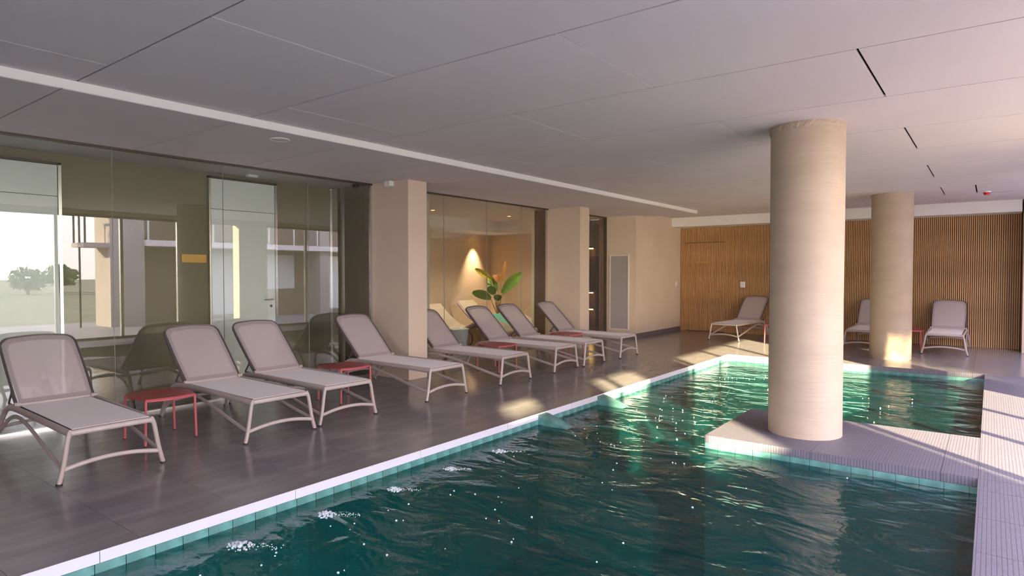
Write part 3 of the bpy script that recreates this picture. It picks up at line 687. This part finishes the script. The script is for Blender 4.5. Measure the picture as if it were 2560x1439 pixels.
# ------------------------------------------------------------------ red side tables
def make_table():
    t = empty('side_table', (0, 0, 0)); h = .205; H_ = .405
    def edge(b_):
        pts = []
        for k in range(4):
            a0 = math.pi / 4 + k * math.pi / 2; c0 = Vector((h * math.sqrt(2) * math.cos(a0), h * math.sqrt(2) * math.sin(a0), 0)); a1 = a0 + math.pi / 2
            c1 = Vector((h * math.sqrt(2) * math.cos(a1), h * math.sqrt(2) * math.sin(a1), 0)); n_ = (c0 + c1).normalized()
            for i in range(8):
                t_ = i / 8; pts.append(c0.lerp(c1, t_) + n_ * b_ * math.sin(math.pi * t_))
        return pts
    E_ = edge(.05)
    obj('tabletop', lambda b: prism(b, [(p.x, p.y) for p in E_], 'z', H_ - .012, H_), 'redl', t, bevel=.002)
    for s in (-1, 1):
        arc = [Vector((p.x, p.y, H_ - .012)) for p in E_ if s * p.y > abs(p.x) - .02 and s * p.y > 0]
        arc.sort(key=lambda p: p.x)
        path = smooth_path([(-h - .012, s * (h + .004), 0.008), (-h - .004, s * (h + .002), H_ - .05), (-h + .001, s * (h + .001), H_ - .022)] , 4) + [Vector((p.x, p.y + s * .004, H_ - .016)) for p in arc] + smooth_path([(h - .001, s * (h + .001), H_ - .022), (h + .004, s * (h + .002), H_ - .05), (h + .012, s * (h + .004), 0.008)], 4)
        k = len(path)
        obj('apron', lambda b: tube(b, path[8:-8], .0105, seg=8), 'red', t, smooth=True)
        obj('leg', lambda b: tube(b, path[:9], .0115, seg=8), 'red', t, smooth=True)
        obj('leg', lambda b: tube(b, path[-9:], .0115, seg=8), 'red', t, smooth=True)
        for xx in (-h - .012, h + .012): obj('glide', lambda b, xx=xx: cyl(b, (xx, s * (h + .004)), .012, 0, .008, 10), 'rubber', t)
    return t
tp = make_table()
for k, (x, y, lab) in enumerate([(-5.96, 2.59, 'red metal side table between the two nearest loungers'),
        (-6.05, 4.70, 'red metal side table beside the lounger before the first pier'),
        (-5.99, 7.50, 'red metal side table behind the lounger that the first pier hides'),
        (-6.04, 9.56, 'red metal side table right of the potted plant, beside farthest glass-side lounger'),
        (-3.56, 13.95, 'red metal side table at the slatted wall, half hidden by big column'),
        (-1.24, 14.16, 'red metal side table against the slatted wall beside the farther column')]):
    o = tp if k == 0 else copy_tree(tp)
    o.location = (x, y, 0); o.rotation_euler = (0, 0, R([90, 90, 90, 90, 0, 0][k])); tag(o, lab, 'table', 'red metal side tables')

# ------------------------------------------------------------------ window wall (right, outside the frame, seen in reflections)
wr = struct(empty('window_5', (XW + .1, 4, 0)))
obj('bottom_rail', lambda b: box(b, -.04, .04, YN - 4, 10.6, 0, .06), 'bronze', wr)
obj('top_rail', lambda b: box(b, -.04, .04, YN - 4, 10.6, 2.70, 2.75), 'bronze', wr)
k = 0
for yy in [-2.75 + 1.25 * i for i in range(9)] + [9.55, 10.8, 12.05, 13.3, 14.55]:
    wdt = .06
    obj('mullion', lambda b: box(b, -.04, .04, yy - 4 - wdt / 2, yy - 4 + wdt / 2, .06, 2.70), 'alu', wr)
    if yy < 14.5 and not 8.4 < yy < 9: 
        obj('glass_pane', lambda b: prism_plane(b, yy - 4 + .035, yy - 4 + 1.215, .06, 2.70), 'wglass', wr)

# ------------------------------------------------------------------ outdoors (lights the hall and shows in the glass)
struct(obj('terrace', lambda b: (box(b, XW + .3, 7.5, -30, 30, -.25, -.03), box(b, -14, XW + .3, -24, YN - .4, -.25, -.03)), 'terrace'))
struct(obj('ground', lambda b: (box(b, 7.51, 160, -160, 160, -.6, -.3), box(b, -60, 7.5, -160, -24.1, -.6, -.3), box(b, -60, 7.5, 30.1, 160, -.6, -.3)), 'ground'))
def ext(name, x, y0, y1, h, lab, cat, d=.83): return tag(bx(name, (x - d / 2, x + d / 2, y0, y1, -.03, h), 'facade', bevel=.01), lab, cat)  # unseen terrace masses, added and sized to block the sun
ext('sun_block_pillar', 4.5, .205, 1.035, 4.6, 'unseen square pale pillar added on the terrace to shade the peninsula', 'pillar')
ext('sun_block_wall', 4.5, -1.5, .2, 2.75, 'unseen low pale wall added beside the square pillar to block sun', 'wall', .2)
ext('sun_block_pillar', 4.5, -2.40, -1.65, 4.6, 'unseen square pale pillar added between low and high wall to block sun', 'pillar', .73)
ext('sun_block_wall', 4.5, -3.4, -2.4, 3.95, 'unseen pale wall of middle height added behind the second pillar to limit sun', 'wall', .2)
ext('sun_block_wall', 4.5, -6, -3.4, 4.5, 'unseen high pale wall added beside the middle-height wall to block sun', 'wall', .2)
ext('sun_block_wall', 4.5, -18, -6, 9.5, 'unseen tallest pale wall added behind the camera to block sun', 'wall', .2)
bd = tag(empty('apartment_building', (6, 14, 0)), 'pale pink building with balconies outside the window wall', 'building')
def B(name, d, m): return obj(name, lambda b: box(b, d[0] - 6, d[1] - 6, d[2] - 14, d[3] - 14, d[4], d[5]), m, bd)
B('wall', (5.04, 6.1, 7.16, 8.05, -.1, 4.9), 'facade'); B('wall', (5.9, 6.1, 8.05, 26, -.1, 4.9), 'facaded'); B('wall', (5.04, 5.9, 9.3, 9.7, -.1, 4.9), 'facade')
B('wall', (5.04, 5.9, 14, 14.4, -.1, 4.9), 'facade'); B('wall', (5.04, 5.9, 19, 26, -.1, 4.9), 'facade'); B('roof', (4.8, 6.3, 7.0, 26.3, 4.9, 5.0), 'lip')
B('balcony_slab', (4.9, 5.9, 8.05, 19, 2.25, 2.42), 'lip'); B('sun_block_balcony', (5.0, 6.0, 5.4, 7.16, 3.75, 4.9), 'facade'); B('balcony_slab', (5.1, 6.0, 6.55, 7.16, 2.18, 2.30), 'facade')  # the solid upper balcony is added, out of sight, to cut the sun
for q in range(12): B('rail_post', (4.93, 4.97, 8.1 + q * .95, 8.14 + q * .95, 2.42, 3.35), 'lip')
B('top_rail', (4.92, 4.98, 8.05, 19, 3.33, 3.38), 'lip')
for q in range(3): B('rail_post', (5.12 + q * .4, 5.16 + q * .4, 6.57, 6.61, -.03 if q == 1 else 2.3, 3.75 if q in (0, 1) else 3.1), 'black')
B('top_rail', (5.1, 6.0, 6.56, 6.61, 3.05, 3.10), 'black')
for q in range(4): B('window_pane', (5.88, 5.9, 10.2 + q * 2.0, 11.5 + q * 2.0, .9 if q % 2 else .1, 2.1), 'white')
def tree(x, y, h, r, lab):
    t = tag(empty('bushy_tree', (x, y, -.3)), lab, 'tree', 'trees and bushes beyond the terrace')
    obj('trunk', lambda b: tube(b, [(0, 0, 0), (.1, 0, h * .4), (0, .1, h * .8)], .12, seg=7, taper=[1, .8, .5]), 'bark', t)
    def fol(b):
        for _ in range(260):
            v = Vector((random.gauss(0, 1), random.gauss(0, 1), random.gauss(0, 1))).normalized() * r * random.uniform(.5, 1); v.z *= .7
            c = v + Vector((0, 0, h)); a = Vector((random.gauss(0, 1), random.gauss(0, 1), random.gauss(0, 1))).normalized(); u = a.orthogonal().normalized(); s = .22 * r
            b.faces.new([b.verts.new(p) for p in (c - a * s, c + u * s * .6, c + a * s, c - u * s * .6)])
    f = obj('foliage', fol, 'foliage', t); f['kind'] = 'stuff'
rt = random.Random(3)
ordn = ['first', 'second', 'third', 'fourth', 'fifth', 'sixth', 'seventh', 'eighth', 'ninth']
for i in range(9): tree(44 + rt.uniform(0, 3) + (i % 2) * 6, 3 + i * 3.4, rt.uniform(.6, 1.9), rt.uniform(.9, 1.5), ordn[i] + ' bushy green tree from the left in the distant hedge line')
tr_ = tag(empty('sun_screen_tree', (8.2, 3.1, -.1)), 'unseen leafy tree added on the terrace to dapple sun on the farther column', 'tree')  # unseen tree, added to break up the sun on the farther column
obj('trunk', lambda b: tube(b, [(0, 0, 0), (.03, 0, 2), (0, .03, 3.6)], .06, seg=8, taper=[1, .8, .6]), 'bark', tr_)
def crown(b):
    for _ in range(900):
        v = Vector((random.gauss(0, 1), random.gauss(0, 1), random.gauss(0, 1))).normalized() * random.uniform(.3, 1) ** .6
        c = Vector((v.x * .75, v.y * .75, v.z * 1.0 + 4.3)); a = Vector((random.gauss(0, 1), random.gauss(0, 1), random.gauss(0, 1))).normalized(); u = a.orthogonal().normalized(); s_ = .07
        b.faces.new([b.verts.new(p) for p in (c - a * s_, c + u * s_ * .6, c + a * s_, c - u * s_ * .6)])
cw = obj('foliage', crown, 'foliage', tr_); cw['kind'] = 'stuff'

# ------------------------------------------------------------------ jets : foam and loose bubbles on the water
def foam(x, y, r, lab, n=60):
    t = tag(empty('jet_foam', (x, y, ZW)), lab, 'foam')
    rn = random.Random(int(x * 100 + y * 991))
    def f(b):
        for _ in range(n):
            rr = r * rn.random() ** .7; a = rn.uniform(0, 6.283); s = rn.uniform(.004, .013) * (1.2 - rr / r * .6)
            q = bmesh.ops.create_icosphere(b, subdivisions=1, radius=s)
            bmesh.ops.translate(b, verts=q['verts'], vec=(rr * math.cos(a), rr * math.sin(a) * .8, .002 + (1 - rr / r) * .012 * rn.random()))
        for _ in range(n):   # thin tail of small bubbles drifting away from the jet
            t_ = rn.random() ** 1.3; q = bmesh.ops.create_icosphere(b, subdivisions=1, radius=rn.uniform(.002, .005))
            bmesh.ops.translate(b, verts=q['verts'], vec=(.8 * r * 3.2 * t_ + rn.gauss(0, r * .25), .6 * r * 3.2 * t_ + rn.gauss(0, r * .25), .001))
    o = obj('bubble_cluster', f, 'foam', t, smooth=True); o['kind'] = 'stuff'
for k, (y, r, lab) in enumerate([(1.96, .085, 'white jet foam nearest the camera, by the pool edge'), (2.565, .075, 'white jet foam second from the near end of pool edge'),
        (3.17, .06, 'small white jet foam third along the pool edge'), (3.78, .06, 'small white jet foam fourth along the pool edge'), (4.42, .07, 'white jet foam just before the first stair cheek')]):
    foam(-3.51, y, r, lab, 60)
rb = random.Random(11)
def loose(b):
    for _ in range(170):
        x = -3.38 + abs(rb.gauss(0, 1.1)); y = rb.uniform(1.2, 10.5)
        if x > -.3 or (x > XI - .1 and YI0 - .1 < y < YI1 + .1): continue
        q = bmesh.ops.create_icosphere(b, subdivisions=1, radius=rb.uniform(.004, .009)); bmesh.ops.translate(b, verts=q['verts'], vec=(x, y, .001))
lb = obj('loose_bubbles', loose, 'foam', loc=(0, 0, ZW), smooth=True); lb['kind'] = 'stuff'; tag(lb, 'loose white bubbles drifting on the pool surface', 'bubbles')
